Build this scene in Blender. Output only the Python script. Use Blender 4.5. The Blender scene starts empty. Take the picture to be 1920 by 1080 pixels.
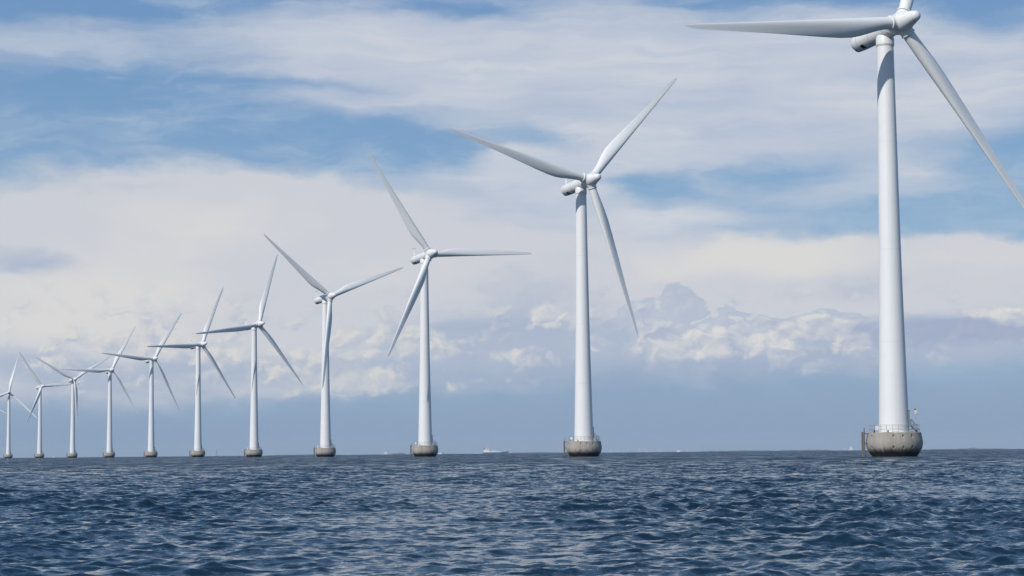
import bpy, bmesh, math, random
import numpy as np
from mathutils import Vector, Matrix

C = bpy.context
SC = C.scene
COL = SC.collection
R = math.radians
RE = 6371000.0            # earth radius: the sea really curves away
rng = np.random.default_rng(7)
random.seed(7)

# ------------------------------------------------------------------ camera
CAM_H = 1.15
cam = bpy.data.cameras.new('camera')
cam.sensor_width = 36.0
cam.lens = 36.0 * 3900.0 / 1920.0
cam.clip_start = 0.2
cam.clip_end = 200000.0
camo = bpy.data.objects.new('camera', cam)
COL.objects.link(camo)
pitch, roll = math.atan(307.7 / 3900.0), R(0.51)
camo.matrix_world = (Matrix.Translation((0, 0, CAM_H)) @ Matrix.Rotation(R(90) + pitch, 4, 'X')
                     @ Matrix.Rotation(-roll, 4, 'Z'))
SC.camera = camo

# ------------------------------------------------------------------ light
SUN_EL, SUN_AZ = R(37.0), R(220.0)      # azimuth clockwise from +Y: behind the viewer, to the left
to_sun = Vector((math.sin(SUN_AZ) * math.cos(SUN_EL), math.cos(SUN_AZ) * math.cos(SUN_EL), math.sin(SUN_EL)))
sun = bpy.data.lights.new('sun', 'SUN')
sun.energy = 3.35
sun.angle = R(0.53)
sun.color = (1.0, 0.965, 0.91)
suno = bpy.data.objects.new('sun', sun)
suno.rotation_euler = (-to_sun).to_track_quat('-Z', 'Y').to_euler()
suno.location = (0, 0, 200)
COL.objects.link(suno)

SC.view_settings.view_transform = 'Standard'
SC.view_settings.look = 'None'
SC.view_settings.exposure = 0.0
SC.view_settings.gamma = 1.0
SC.view_settings.use_curve_mapping = False
SC.cycles.max_bounces = 5
SC.cycles.diffuse_bounces = 2
SC.cycles.glossy_bounces = 3
SC.cycles.transmission_bounces = 2

# ------------------------------------------------------------------ node shorthand
class G:
    """tiny expression builder over a node tree"""
    def __init__(self, tree):
        self.t = tree
    def n(self, kind, **kw):
        nd = self.t.nodes.new(kind)
        for k, v in kw.items():
            setattr(nd, k, v)
        return nd
    def put(self, sock, v):
        if isinstance(v, bpy.types.NodeSocket):
            self.t.links.new(v, sock)
        elif v is not None:
            sock.default_value = v
    def m(self, op, a, b=None, c=None, clamp=False):
        nd = self.n('ShaderNodeMath', operation=op, use_clamp=clamp)
        for i, v in enumerate((a, b, c)):
            self.put(nd.inputs[i], v)
        return nd.outputs[0]
    def add(self, a, b): return self.m('ADD', a, b)
    def sub(self, a, b): return self.m('SUBTRACT', a, b)
    def mul(self, a, b, clamp=False): return self.m('MULTIPLY', a, b, clamp=clamp)
    def mad(self, a, b, c, clamp=False): return self.m('MULTIPLY_ADD', a, b, c, clamp)
    def xyz(self, x, y, z):
        nd = self.n('ShaderNodeCombineXYZ')
        for i, v in enumerate((x, y, z)):
            self.put(nd.inputs[i], v)
        return nd.outputs[0]
    def sep(self, v):
        nd = self.n('ShaderNodeSeparateXYZ')
        self.put(nd.inputs[0], v)
        return nd.outputs
    def vm(self, op, a, b=None, scale=None):
        nd = self.n('ShaderNodeVectorMath', operation=op)
        self.put(nd.inputs[0], a)
        if b is not None: self.put(nd.inputs[1], b)
        if scale is not None: self.put(nd.inputs['Scale'], scale)
        return nd.outputs['Value'] if op in ('DOT_PRODUCT', 'LENGTH') else nd.outputs['Vector']
    def noise(self, vec, scale=1.0, detail=4.0, rough=0.5, lac=2.0, dist=0.0, color=False, dims='3D', w=None):
        nd = self.n('ShaderNodeTexNoise', noise_dimensions=dims)
        self.put(nd.inputs['Vector'], vec)
        nd.inputs['Scale'].default_value = scale
        nd.inputs['Detail'].default_value = detail
        nd.inputs['Roughness'].default_value = rough
        nd.inputs['Lacunarity'].default_value = lac
        nd.inputs['Distortion'].default_value = dist
        return nd.outputs['Color' if color else 'Fac']
    def smooth(self, v, lo, hi, to0=0.0, to1=1.0):
        nd = self.n('ShaderNodeMapRange', interpolation_type='SMOOTHSTEP')
        self.put(nd.inputs['Value'], v)
        self.put(nd.inputs['From Min'], lo); self.put(nd.inputs['From Max'], hi)
        self.put(nd.inputs['To Min'], to0); self.put(nd.inputs['To Max'], to1)
        return nd.outputs[0]
    def mix(self, f, a, b):
        nd = self.n('ShaderNodeMix', data_type='RGBA')
        self.put(nd.inputs['Factor'], f)
        for s, v in ((nd.inputs[6], a), (nd.inputs[7], b)):
            if isinstance(v, tuple) and len(v) == 3: v = v + (1.0,)
            self.put(s, v)
        return nd.outputs[2]
    def mapping(self, vec, loc=(0, 0, 0), rot=(0, 0, 0), scale=(1, 1, 1), kind='POINT'):
        nd = self.n('ShaderNodeMapping', vector_type=kind)
        self.put(nd.inputs['Vector'], vec)
        nd.inputs['Location'].default_value = loc
        nd.inputs['Rotation'].default_value = rot
        nd.inputs['Scale'].default_value = scale
        return nd.outputs[0]

def lin(r, g, b):
    return tuple(((c / 255.0) / 12.92 if c / 255.0 <= 0.04045 else ((c / 255.0 + 0.055) / 1.055) ** 2.4) for c in (r, g, b))

# ------------------------------------------------------------------ sky: Nishita air and cloud layers by direction
SKY_S = 0.1
def build_world():
    w = bpy.data.worlds.new('World')
    SC.world = w
    w.use_nodes = True
    w.cycles.sampling_method = 'MANUAL'
    w.cycles.sample_map_resolution = 256
    t = w.node_tree
    t.nodes.clear()
    g = G(t)
    out = g.n('ShaderNodeOutputWorld')
    bg = g.n('ShaderNodeBackground')
    t.links.new(bg.outputs[0], out.inputs[0])
    bg.inputs['Strength'].default_value = SKY_S
    sky = g.n('ShaderNodeTexSky', sky_type='NISHITA')
    sky.sun_disc = False
    sky.sun_elevation = SUN_EL
    sky.sun_rotation = SUN_AZ
    sky.altitude = 0.0
    sky.air_density = 1.0
    sky.dust_density = 0.6
    sky.ozone_density = 2.0
    tc = g.n('ShaderNodeTexCoord')
    d = tc.outputs['Generated']
    x, y, z = g.sep(d)
    u = g.mul(g.m('ARCTAN2', x, y), 180 / math.pi)          # azimuth in degrees
    v = g.mul(g.m('ARCSINE', z), 180 / math.pi)             # elevation in degrees
    uv = g.xyz(u, v, 0.0)
    K = lambda c: tuple(q / SKY_S for q in lin(*c))

    turned = {}
    def blobs(vec, items):
        """sum of soft ellipses: (azimuth, elevation, half width, half height, tilt, weight)"""
        acc = None
        for (bu, bv, ru, rv, rot, amp) in items:
            p, cu, cv = vec, bu, bv
            if rot:
                key = (id(vec), rot)
                if key not in turned:
                    turned[key] = (g.mapping(vec, rot=(0, 0, R(-rot))), vec)
                p = turned[key][0]
                cr, sr = math.cos(R(-rot)), math.sin(R(-rot))
                cu, cv = bu * cr - bv * sr, bu * sr + bv * cr
            nd = g.n('ShaderNodeVectorMath', operation='MULTIPLY_ADD')
            t.links.new(p, nd.inputs[0])
            nd.inputs[1].default_value = (1 / ru, 1 / rv, 0)
            nd.inputs[2].default_value = (-cu / ru, -cv / rv, 0)
            gr = g.n('ShaderNodeTexGradient', gradient_type='SPHERICAL')
            t.links.new(nd.outputs[0], gr.inputs[0])
            acc = g.mul(gr.outputs['Fac'], amp) if acc is None else g.mad(gr.outputs['Fac'], amp, acc)
        return acc

    # clear blue between the clouds
    blue_grad = g.smooth(v, 2.0, 13.0)
    base = g.mix(0.86, sky.outputs[0], g.mix(g.smooth(v, 14.0, 45.0), g.mix(blue_grad, K((142, 177, 208)), K((107, 147, 193))), K((66, 104, 158))))

    # warps
    nW = g.noise(g.mapping(uv, scale=(0.30, 0.75, 1)), 1.0, 5, 0.55, color=True)
    wv = g.vm('MULTIPLY', g.vm('SUBTRACT', nW, (0.5, 0.5, 0.5)), (4.0, 1.2, 0))
    uvw = g.vm('ADD', uv, wv)
    nS = g.noise(g.mapping(uvw, rot=(0, 0, R(6)), scale=(0.13, 1.2, 1)), 1.0, 8, 0.57)      # streaks
    nF = g.noise(g.mapping(uvw, scale=(0.45, 0.8, 1)), 1.0, 8, 0.56)                        # fluffy
    # general cover for the part of the sky outside the photograph
    dome = g.vm('DIVIDE', d, g.xyz(g.add(z, 0.12), g.add(z, 0.12), 1.0))
    nD = g.noise(g.mapping(dome, scale=(1.1, 1.1, 0.0)), 1.0, 7, 0.55)
    far_u = g.smooth(g.m('ABSOLUTE', u), 15.0, 20.0)
    outside = g.m('MAXIMUM', far_u, g.smooth(v, 13.0, 17.0))

    # --- high veil (cirrus)
    nT = g.noise(g.mapping(uvw, loc=(7, 3, 0), rot=(0, 0, R(-4)), scale=(0.22, 0.85, 1)), 1.0, 7, 0.62)
    wisp = g.mul(g.smooth(nT, 0.44, 0.70), g.sub(0.5, g.mul(outside, 0.3)))
    base = g.mix(wisp, base, K((184, 199, 216)))
    veil = blobs(uvw, [(-0.88, 10.85, 9.11, 2.20, -2, 1.5),
        (6.46, 10.34, 10.28, 2.79, 0, 1.5),
        (11.61, 9.85, 6.17, 2.50, 0, 1.3),
        (-8.96, 10.99, 9.11, 1.10, -3, 0.62),
        (-13.22, 10.96, 4.41, 0.88, 0, 0.35),
        (-4.99, 10.88, 4.41, 1.32, -3, 0.5),
        (4.26, 8.60, 6.17, 1.91, 0, 1.2),
        (-5.29, 9.64, 4.41, 0.51, -4, 0.6),
        (0.59, 7.60, 3.82, 1.32, 0, 0.8),
        (9.40, 7.37, 3.82, 1.03, 0, 0.55),
        (4.26, 6.54, 6.17, 1.03, 0, 0.9),
        (10.87, 7.51, 4.41, 1.32, 0, 0.6),
        (13.52, 6.16, 2.94, 0.44, 0, 0.5),
        (-11.16, 9.25, 2.35, 0.59, -18, 0.35),
        (-13.66, 9.34, 1.47, 0.59, 0, 0.4),
        (-4.99, 8.83, 3.82, 0.88, -10, 0.35),
        (-0.88, 6.29, 7.35, 2.50, 0, 1.2),
        (-9.70, 8.13, 3.23, 0.59, -10, 0.3),
        (7.93, 6.21, 3.82, 0.59, 10, 0.4)])
    hole = blobs(uvw, [(-0.88, 12.17, 2.94, 0.37, 0, 0.5),
        (7.64, 12.31, 4.41, 0.44, 0, 0.8),
        (12.34, 11.76, 3.23, 1.03, 0, 0.7),
        (-12.34, 12.27, 4.41, 0.59, 0, 0.5),
        (-10.43, 9.75, 4.85, 0.88, 0, 0.8),
        (-5.88, 10.16, 3.82, 0.38, -3, 0.6),
        (-3.82, 8.37, 3.82, 0.88, 0, 0.7),
        (1.18, 8.48, 1.91, 0.59, -20, 0.9),
        (-1.62, 8.43, 2.64, 0.53, 0, 0.6),
        (4.11, 7.13, 1.32, 0.59, 0, 0.8),
        (7.93, 7.68, 2.79, 0.62, 4, 0.9),
        (13.07, 7.93, 3.23, 0.59, 0, 0.6),
        (9.40, 6.49, 3.82, 0.44, 0, 0.6),
        (12.05, 6.54, 3.23, 0.59, 0, 0.5),
        (7.93, 5.99, 2.94, 0.35, 0, 0.4),
        (3.82, 6.95, 2.35, 0.51, 0, 0.4),
        (-7.05, 10.75, 2.94, 0.44, 0, 0.3)])
    mv = g.sub(veil, hole)
    dv = g.smooth(g.mad(g.sub(nS, 0.5), 1.35, mv), -0.10, 1.20)
    nL = g.noise(g.mapping(uvw, loc=(2, 9, 0), rot=(0, 0, R(5)), scale=(0.20, 2.3, 1)), 1.0, 6, 0.58)      # fine fibres
    fib = g.smooth(nL, 0.36, 0.64)
    dv = g.mul(dv, g.mad(fib, 0.20, 0.79))
    gen = g.mul(g.smooth(nD, 0.50, 0.70), 0.7)
    dv = g.mix(outside, dv, gen)
    nV = g.noise(g.mapping(uvw, rot=(0, 0, R(3)), scale=(0.11, 0.45, 1)), 1.0, 4, 0.5)
    veil_col = g.mix(g.smooth(nV, 0.34, 0.66), K((189, 198, 214)), K((208, 212, 220)))
    c = g.mix(dv, base, veil_col)

    # --- big soft cloud bank
    bank = blobs(uvw, [(-11.90, 5.65, 8.23, 2.50, 0, 1.7),
        (-7.93, 6.35, 5.58, 1.91, 0, 1.4),
        (-10.43, 3.14, 8.23, 2.20, 0, 1.5),
        (-3.82, 4.26, 6.76, 2.50, 0, 1.4),
        (0.59, 4.22, 6.17, 2.06, 0, 1.1),
        (7.20, 4.90, 7.35, 1.32, 3, 1.6),
        (10.87, 4.42, 6.17, 1.47, 0, 1.5),
        (4.26, 3.60, 7.64, 1.62, 0, 1.1),
        (-5.29, 6.77, 4.41, 1.03, 0, 0.9),
        (-2.64, 5.87, 3.82, 1.47, 0, 0.8),
        (13.81, 4.69, 2.94, 1.32, 0, 0.8),
        (2.06, 5.68, 4.41, 1.03, 0, 0.7),
        (11.61, 3.09, 7.05, 1.32, 0, 1.4),
        (4.99, 2.71, 7.35, 1.32, 0, 1.3),
        (-2.35, 2.48, 7.35, 1.32, 0, 1.2),
        (-9.70, 2.26, 8.23, 1.18, 0, 1.2)])
    db = g.smooth(g.mad(g.sub(nF, 0.5), 0.9, bank), 0.06, 0.78)
    db = g.mul(db, g.sub(1.0, outside))
    warm = blobs(uvw, [(-11.46, 4.33, 4.99, 1.76, 0, 1.1),
        (-8.52, 6.21, 3.82, 1.32, 0, 0.7),
        (6.76, 5.34, 4.85, 0.81, 6, 1.3),
        (12.34, 5.00, 3.82, 0.88, 0, 0.5),
        (-9.26, 2.84, 3.53, 0.88, 0, 0.5),
        (-2.94, 5.13, 3.82, 0.88, 0, 0.4),
        (-12.93, 3.46, 2.94, 0.88, 0, 0.6)])
    bank_col = g.mix(g.smooth(g.mad(g.sub(nF, 0.5), 1.1, warm), -0.05, 1.05), K((204, 207, 215)), K((218, 217, 216)))
    cool = blobs(uvw, [(-12.93, 5.30, 1.91, 0.47, -12, 0.75),
        (-0.15, 3.64, 4.41, 1.47, 0, 0.8),
        (1.32, 5.10, 2.35, 1.32, 0, 0.35),
        (9.40, 4.44, 2.35, 0.88, 0, 0.6),
        (0.59, 2.61, 6.76, 1.18, 0, 1.5),
        (7.93, 2.54, 8.81, 1.18, 0, 1.6),
        (-8.23, 2.24, 7.64, 0.88, 0, 1),
        (13.07, 2.93, 4.41, 1.18, 0, 1.3),
        (-13.22, 2.43, 2.35, 0.88, 0, 0.7),
        (-10.43, 7.26, 4.41, 0.59, 0, 0.4)])
    bank_col = g.mix(g.smooth(g.mad(g.sub(nF, 0.5), 1.0, cool), 0.15, 0.85), bank_col, K((174, 186, 206)))
    c = g.mix(db, c, bank_col)

    # --- low blue-grey air towards the horizon
    lowc = g.smooth(u, -9.0, 5.0, 1.35, 1.95)
    low = g.smooth(g.sub(g.mad(g.sub(nF, 0.5), 1.7, v), lowc), 1.0, -0.6)
    low = g.mul(low, g.sub(1.0, g.mul(far_u, 0.4)))
    low_col = g.mix(g.smooth(v, 0.0, 1.7), K((135, 159, 187)), K((142, 165, 193)))
    c = g.mix(g.mul(low, 0.97), c, low_col)

    # --- grey silhouettes and lit heaps (cumulus)
    nC = g.noise(g.mapping(uv, scale=(0.9, 1.25, 1)), 1.0, 5, 0.60, color=True)
    cw = g.vm('MULTIPLY', g.vm('SUBTRACT', nC, (0.5, 0.5, 0.5)), (1.5, 0.9, 0))
    uc = g.vm('ADD', uv, cw)
    def puff(vec):
        p1 = g.noise(vec, 1.1, 7, 0.55)
        vo = g.n('ShaderNodeTexVoronoi', feature='SMOOTH_F1')
        t.links.new(vec, vo.inputs['Vector'])
        vo.inputs['Scale'].default_value = 1.5
        vo.inputs['Smoothness'].default_value = 0.35
        vo.inputs['Detail'].default_value = 2.0
        vo.inputs['Roughness'].default_value = 0.55
        return g.add(g.mul(p1, 0.9), g.mad(vo.outputs['Distance'], -0.55, 0.42))
    pv = g.mapping(uc, scale=(0.8, 1.1, 1))
    P0 = puff(pv)
    P1 = puff(g.vm('ADD', pv, (-0.10, 0.16, 0)))
    relief = g.sub(P0, P1)

    sil = blobs(uv, [(3.53, 3.61, 1.18, 0.85, 0, 0.85),
        (4.55, 3.89, 1.09, 0.82, 0, 0.95),
        (5.58, 3.52, 1.23, 0.79, 0, 0.85),
        (6.61, 3.17, 1.32, 0.71, 0, 0.8),
        (4.85, 3.01, 3.23, 0.88, 0, 0.8),
        (7.79, 3.28, 1.32, 0.47, 0, 0.7),
        (8.67, 3.59, 1.18, 0.41, 0, 0.7),
        (9.55, 3.38, 1.18, 0.38, 0, 0.6),
        (2.94, 2.95, 1.62, 0.73, 0, 0.6),
        (2.35, 2.66, 1.32, 0.59, 0, 0.5)])
    ds = g.smooth(g.mad(g.sub(P0, 0.40), 0.8, g.m('MINIMUM', sil, 0.45)), 0.21, 0.28)
    ds = g.mul(ds, g.mul(g.smooth(v, 2.3, 3.4), g.smooth(sil, 0.0, 0.12)))
    sil_col = g.mix(g.mad(relief, 1.3, 0.5, True), K((172, 183, 204)), K((193, 201, 215)))
    c = g.mix(g.mul(ds, 0.9), c, sil_col)

    # low-contrast lumpy field through the whole middle band
    band = g.mul(g.smooth(g.sub(v, lowc), -0.1, 1.1), g.smooth(v, 5.2, 3.2))
    field = g.mul(g.smooth(P0, 0.30, 0.52), g.mul(band, g.sub(1.0, outside)))
    field_col = g.mix(g.mad(relief, 2.8, 0.48, True), K((160, 175, 200)), K((212, 212, 214)))
    c = g.mix(g.mul(field, 0.6), c, field_col)

    heap = blobs(uv, [(5.44, 3.00, 2.20, 0.68, 0, 1.1),
        (7.49, 3.13, 1.76, 0.76, 0, 1.1),
        (8.81, 3.38, 1.47, 0.50, 0, 0.9),
        (9.26, 2.75, 1.47, 0.53, 0, 0.8),
        (4.55, 2.79, 1.91, 0.53, 0, 0.8),
        (0.88, 3.78, 0.97, 0.44, 0, 1.1),
        (-0.37, 2.64, 1.40, 0.41, 0, 1),
        (1.62, 3.04, 1.18, 0.65, 0, 0.6),
        (-4.11, 3.09, 1.62, 0.81, 0, 1.1),
        (-2.79, 3.08, 1.62, 0.76, 0, 1.1),
        (-1.91, 2.77, 0.88, 0.38, 0, 0.7),
        (-4.99, 1.99, 2.06, 0.73, 0, 0.9),
        (-7.64, 2.83, 1.76, 0.68, 0, 1),
        (-10.87, 3.00, 2.20, 0.94, 0, 1),
        (-9.11, 2.84, 1.47, 0.79, 0, 0.8),
        (-5.88, 2.66, 1.32, 0.65, 0, 0.8),
        (-1.62, 1.74, 0.59, 0.29, 0, 0.7),
        (12.34, 3.65, 1.62, 0.29, -3, 0.9),
        (13.66, 3.58, 1.47, 0.29, 0, 0.8),
        (-3.53, 1.98, 2.35, 0.65, 0, 0.8),
        (-13.07, 2.58, 1.18, 0.65, 0, 0.8),
        (-6.76, 1.94, 1.76, 0.53, 0, 0.6),
        (-11.75, 2.05, 1.76, 0.50, 0, 0.6),
        (-9.70, 1.96, 1.32, 0.44, 0, 0.5),
        (0.00, 1.95, 2.06, 0.44, 0, 0.5),
        (6.76, 2.26, 2.35, 0.44, 0, 0.4)])
    dh = g.smooth(g.mad(g.sub(P0, 0.55), 1.05, heap), 0.10, 0.66)
    dh = g.mul(dh, g.smooth(heap, 0.0, 0.15))
    lit = g.mad(relief, 1.9, 0.62, True)
    heap_col = g.mix(lit, K((172, 184, 205)), g.mix(g.smooth(u, -3.0, 2.0), K((219, 217, 213)), K((224, 222, 218))))
    c = g.mix(g.mul(dh, g.smooth(u, -3.0, 3.0, 0.74, 0.80)), c, heap_col)

    # dull streaks low on the right
    dull = blobs(uvw, [(10.58, 3.03, 3.82, 0.53, -2, 1),
        (13.07, 3.23, 2.35, 0.38, 0, 0.8),
        (7.93, 2.51, 4.41, 0.38, 0, 0.5),
        (-0.44, 3.35, 3.23, 0.59, 0, 0.4)])
    dd = g.smooth(g.mad(g.sub(nS, 0.5), 0.9, dull), 0.15, 0.75)
    c = g.mix(g.mul(dd, 0.8), c, K((160, 172, 199)))

    # below the horizon
    c = g.mix(g.smooth(v, -0.3, -1.5), c, K((60, 84, 112)))
    t.links.new(c, bg.inputs['Color'])
build_world()

# ------------------------------------------------------------------ helpers for objects
def tag(o, label=None, cat=None, group=None, kind=None):
    if label: o['label'] = label
    if cat: o['category'] = cat
    if group: o['group'] = group
    if kind: o['kind'] = kind
    return o

def link(name, bm, mat, parent=None, smooth=True, angle=35):
    me = bpy.data.meshes.new(name)
    bm.normal_update()
    bm.to_mesh(me)
    bm.free()
    if smooth:
        me.shade_smooth()
        me.set_sharp_from_angle(angle=R(angle))
    me.materials.append(mat)
    o = bpy.data.objects.new(name, me)
    COL.objects.link(o)
    if parent: o.parent = parent
    return o

def empty(name, loc):
    o = bpy.data.objects.new(name, None)
    o.empty_display_size = 2.0
    o.location = loc
    COL.objects.link(o)
    return o

def drop(x, y):
    return -(x * x + y * y) / (2 * RE)

def lathe(bm, prof, n=48, M=Matrix(), cap=True):
    rings = []
    for (r, z) in prof:
        if r < 1e-5:
            rings.append([bm.verts.new(M @ Vector((0, 0, z)))])
        else:
            rings.append([bm.verts.new(M @ Vector((r * math.cos(2 * math.pi * k / n), r * math.sin(2 * math.pi * k / n), z))) for k in range(n)])
    for a, b in zip(rings[:-1], rings[1:]):
        for k in range(n):
            k2 = (k + 1) % n
            if len(a) == 1 and len(b) == 1: continue
            if len(a) == 1: bm.faces.new((a[0], b[k2], b[k]))
            elif len(b) == 1: bm.faces.new((a[k], a[k2], b[0]))
            else: bm.faces.new((a[k], a[k2], b[k2], b[k]))
    if cap:
        if len(rings[0]) > 1: bm.faces.new(list(reversed(rings[0])))
        if len(rings[-1]) > 1: bm.faces.new(rings[-1])

def tube(bm, a, b, r, n=8, r2=None):
    a, b = Vector(a), Vector(b)
    q = (b - a).to_track_quat('Z', 'Y').to_matrix().to_4x4()
    lathe(bm, [(r, 0), (r2 or r, (b - a).length)], n, Matrix.Translation(a) @ q)

def box(bm, c, s, M=Matrix()):
    vs = []
    for i in (-1, 1):
        for j in (-1, 1):
            for k in (-1, 1):
                vs.append(bm.verts.new(M @ Vector((c[0] + i * s[0] / 2, c[1] + j * s[1] / 2, c[2] + k * s[2] / 2))))
    for f in ((0, 1, 3, 2), (4, 6, 7, 5), (0, 4, 5, 1), (2, 3, 7, 6), (0, 2, 6, 4), (1, 5, 7, 3)):
        bm.faces.new([vs[i] for i in f])

# ------------------------------------------------------------------ materials
def new_mat(name):
    m = bpy.data.materials.new(name)
    m.use_nodes = True
    g = G(m.node_tree)
    b = m.node_tree.nodes['Principled BSDF']
    return m, g, b

def plain(name, col, rough=0.5, metal=0.0, vary=0.12, scale=2.0):
    m, g, b = new_mat(name)
    tc = g.n('ShaderNodeTexCoord')
    nz = g.noise(tc.outputs['Object'], scale, 5, 0.6)
    k = g.mad(g.sub(nz, 0.5), vary * 2, 1.0)
    g.put(b.inputs['Base Color'], g.vm('SCALE', tuple(col), scale=k))
    b.inputs['Roughness'].default_value = rough
    b.inputs['Metallic'].default_value = metal
    return m

def paint_mat(name, col, rough=0.42, seams=()):
    """weathered white gel coat: faint vertical rain streaks and mottling"""
    m, g, b = new_mat(name)
    tc = g.n('ShaderNodeTexCoord')
    ob = tc.outputs['Object']
    streak = g.noise(g.mapping(ob, scale=(1.6, 1.6, 0.05)), 1.6, 6, 0.6)
    mott = g.noise(ob, 0.35, 5, 0.6)
    k = g.add(g.mad(g.sub(streak, 0.5), 0.10, 1.0), g.mul(g.sub(mott, 0.5), 0.07))
    if seams:                                        # flanged joints between the tower sections
        zc = g.sep(ob)[2]
        for h_ in seams:
            hit = g.smooth(g.m('ABSOLUTE', g.sub(zc, h_)), 0.13, 0.05)
            k = g.mul(k, g.mad(hit, -0.06 if seams[0] > 0 else -0.22, 1.0))
    g.put(b.inputs['Base Color'], g.vm('SCALE', tuple(col), scale=k))
    g.put(b.inputs['Roughness'], g.mad(mott, 0.15, rough - 0.07))
    return m

M_TOWER = paint_mat('tower_paint', (0.80, 0.795, 0.785), 0.42, (4.56, 17.0, 30.8, 47.0))
M_BLADE = paint_mat('blade_gelcoat', (0.80, 0.80, 0.78), 0.45)
M_SHELL = paint_mat('nacelle_shell', (0.78, 0.78, 0.77), 0.4, (-5.6, -2.6, 0.9))
M_NAC = paint_mat('nacelle_paint', (0.78, 0.78, 0.77), 0.4)
M_DARK = plain('dark_vent', (0.012, 0.013, 0.016), 0.6)
M_STEEL = plain('galvanised_steel', (0.34, 0.34, 0.34), 0.5, 0.3)
M_RAIL = plain('rail_steel', (0.42, 0.42, 0.43), 0.5, 0.2)
M_RUST = plain('weathered_pile_steel', (0.17, 0.14, 0.13), 0.75, 0.0, 0.35, 3.0)
M_WHITE = plain('white_sign', (0.78, 0.78, 0.78), 0.5, 0, 0.04)
M_RED = plain('red_lamp_glass', (0.42, 0.03, 0.03), 0.3)
M_YELLOW = plain('cream_lamp_box', (0.72, 0.68, 0.52), 0.5)
M_DOOR = plain('door_grey', (0.20, 0.22, 0.24), 0.5)

def concrete():
    m, g, b = new_mat('weathered_concrete')
    tc = g.n('ShaderNodeTexCoord')
    ob = tc.outputs['Object']
    x, y, z = g.sep(ob)
    ang = g.m('ARCTAN2', x, y)
    big = g.noise(ob, 0.55, 6, 0.62)
    fine = g.noise(ob, 5.0, 6, 0.65)
    run = g.noise(g.xyz(g.mul(ang, 9.0), g.mul(z, 0.22), 0.0), 1.0, 6, 0.62)        # water runs down the face
    k = g.add(g.mad(g.sub(big, 0.5), 0.75, 1.0), g.add(g.mul(g.sub(fine, 0.5), 0.35), g.mul(g.sub(run, 0.5), 0.7)))
    col = g.vm('SCALE', (0.34, 0.31, 0.27), scale=k)
    pale = g.mul(g.smooth(run, 0.60, 0.74), 0.35)
    col = g.mix(pale, col, (0.46, 0.44, 0.41))
    # algae and water stain of the splash zone, underside shading painted in with it
    edge = g.add(z, g.add(g.mul(g.sub(run, 0.5), 1.1), g.mul(g.sub(big, 0.5), 0.6)))
    wet_shade = g.smooth(edge, 1.5, 0.55)
    col = g.mix(wet_shade, col, (0.016, 0.017, 0.015))
    g.put(b.inputs['Base Color'], col)
    g.put(b.inputs['Roughness'], g.mad(wet_shade, -0.4, 0.88))
    bp = g.n('ShaderNodeBump')
    bp.inputs['Strength'].default_value = 0.35
    bp.inputs['Distance'].default_value = 0.03
    g.put(bp.inputs['Height'], fine)
    g.put(b.inputs['Normal'], bp.outputs[0])
    return m
M_CONC = concrete()

# ------------------------------------------------------------------ sea
def sea_mat():
    m, g, b = new_mat('sea_water')
    geo = g.n('ShaderNodeNewGeometry')
    att = g.n('ShaderNodeAttribute', attribute_name='chop')
    chop = att.outputs['Fac']                     # 0 where the mesh carries the waves, 1 where they are finer than it
    P = geo.outputs['Position']
    x, y, z = g.sep(P)
    flat = g.xyz(x, y, 0.0)
    rot = g.mapping(flat, rot=(0, 0, R(-28)))
    def slope(scale, sx, detail, rough):
        n = g.noise(g.mapping(rot, scale=(sx, 1.0, 1.0)), scale, detail, rough, color=True)
        return g.vm('SUBTRACT', n, (0.5, 0.5, 0.5))
    s1 = g.vm('SCALE', slope(7.5, 0.5, 4, 0.64), scale=1.5)
    s2 = g.vm('SCALE', slope(0.9, 0.5, 4, 0.6), scale=g.mul(chop, 3.2))
    gust = g.noise(g.mapping(flat, scale=(0.02, 0.006, 1)), 1.0, 4, 0.55)
    # wind rows: long narrow strips of rougher and smoother water lying along the wind
    rows = g.noise(g.mapping(flat, rot=(0, 0, R(-8)), scale=(0.26, 0.011, 1)), 1.0, 6, 0.72)
    rowf = g.mul(chop, g.mul(g.sub(rows, 0.5), 4.2))
    s = g.vm('SCALE', g.vm('ADD', s1, s2), scale=g.add(rowf, g.mad(gust, 0.9, 0.55)))
    s = g.vm('ADD', g.vm('MULTIPLY', s, (1, 1, 0)), g.xyz(0.0, g.mul(g.mul(chop, -0.34), g.mad(rowf, 1.2, 1.0)), 0.0))
    nrm = g.vm('NORMALIZE', g.vm('ADD', geo.outputs['Normal'], s))
    g.put(b.inputs['Normal'], nrm)
    tint = g.noise(g.mapping(flat, scale=(0.05, 0.02, 1)), 1.0, 4, 0.5)
    g.put(b.inputs['Base Color'], g.mix(tint, (0.006, 0.024, 0.043), (0.008, 0.030, 0.052)))
    b.inputs['Roughness'].default_value = 0.07
    b.inputs['IOR'].default_value = 1.333
    b.inputs['Specular IOR Level'].default_value = 0.46
    return m

def grid_mesh(name, rows, cols, co, uvs=None, chop=None):
    me = bpy.data.meshes.new(name)
    nv = rows * cols
    idx = np.arange(nv).reshape(rows, cols)
    q = np.stack([idx[:-1, :-1], idx[:-1, 1:], idx[1:, 1:], idx[1:, :-1]], -1).reshape(-1, 4)
    return co, q

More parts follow.
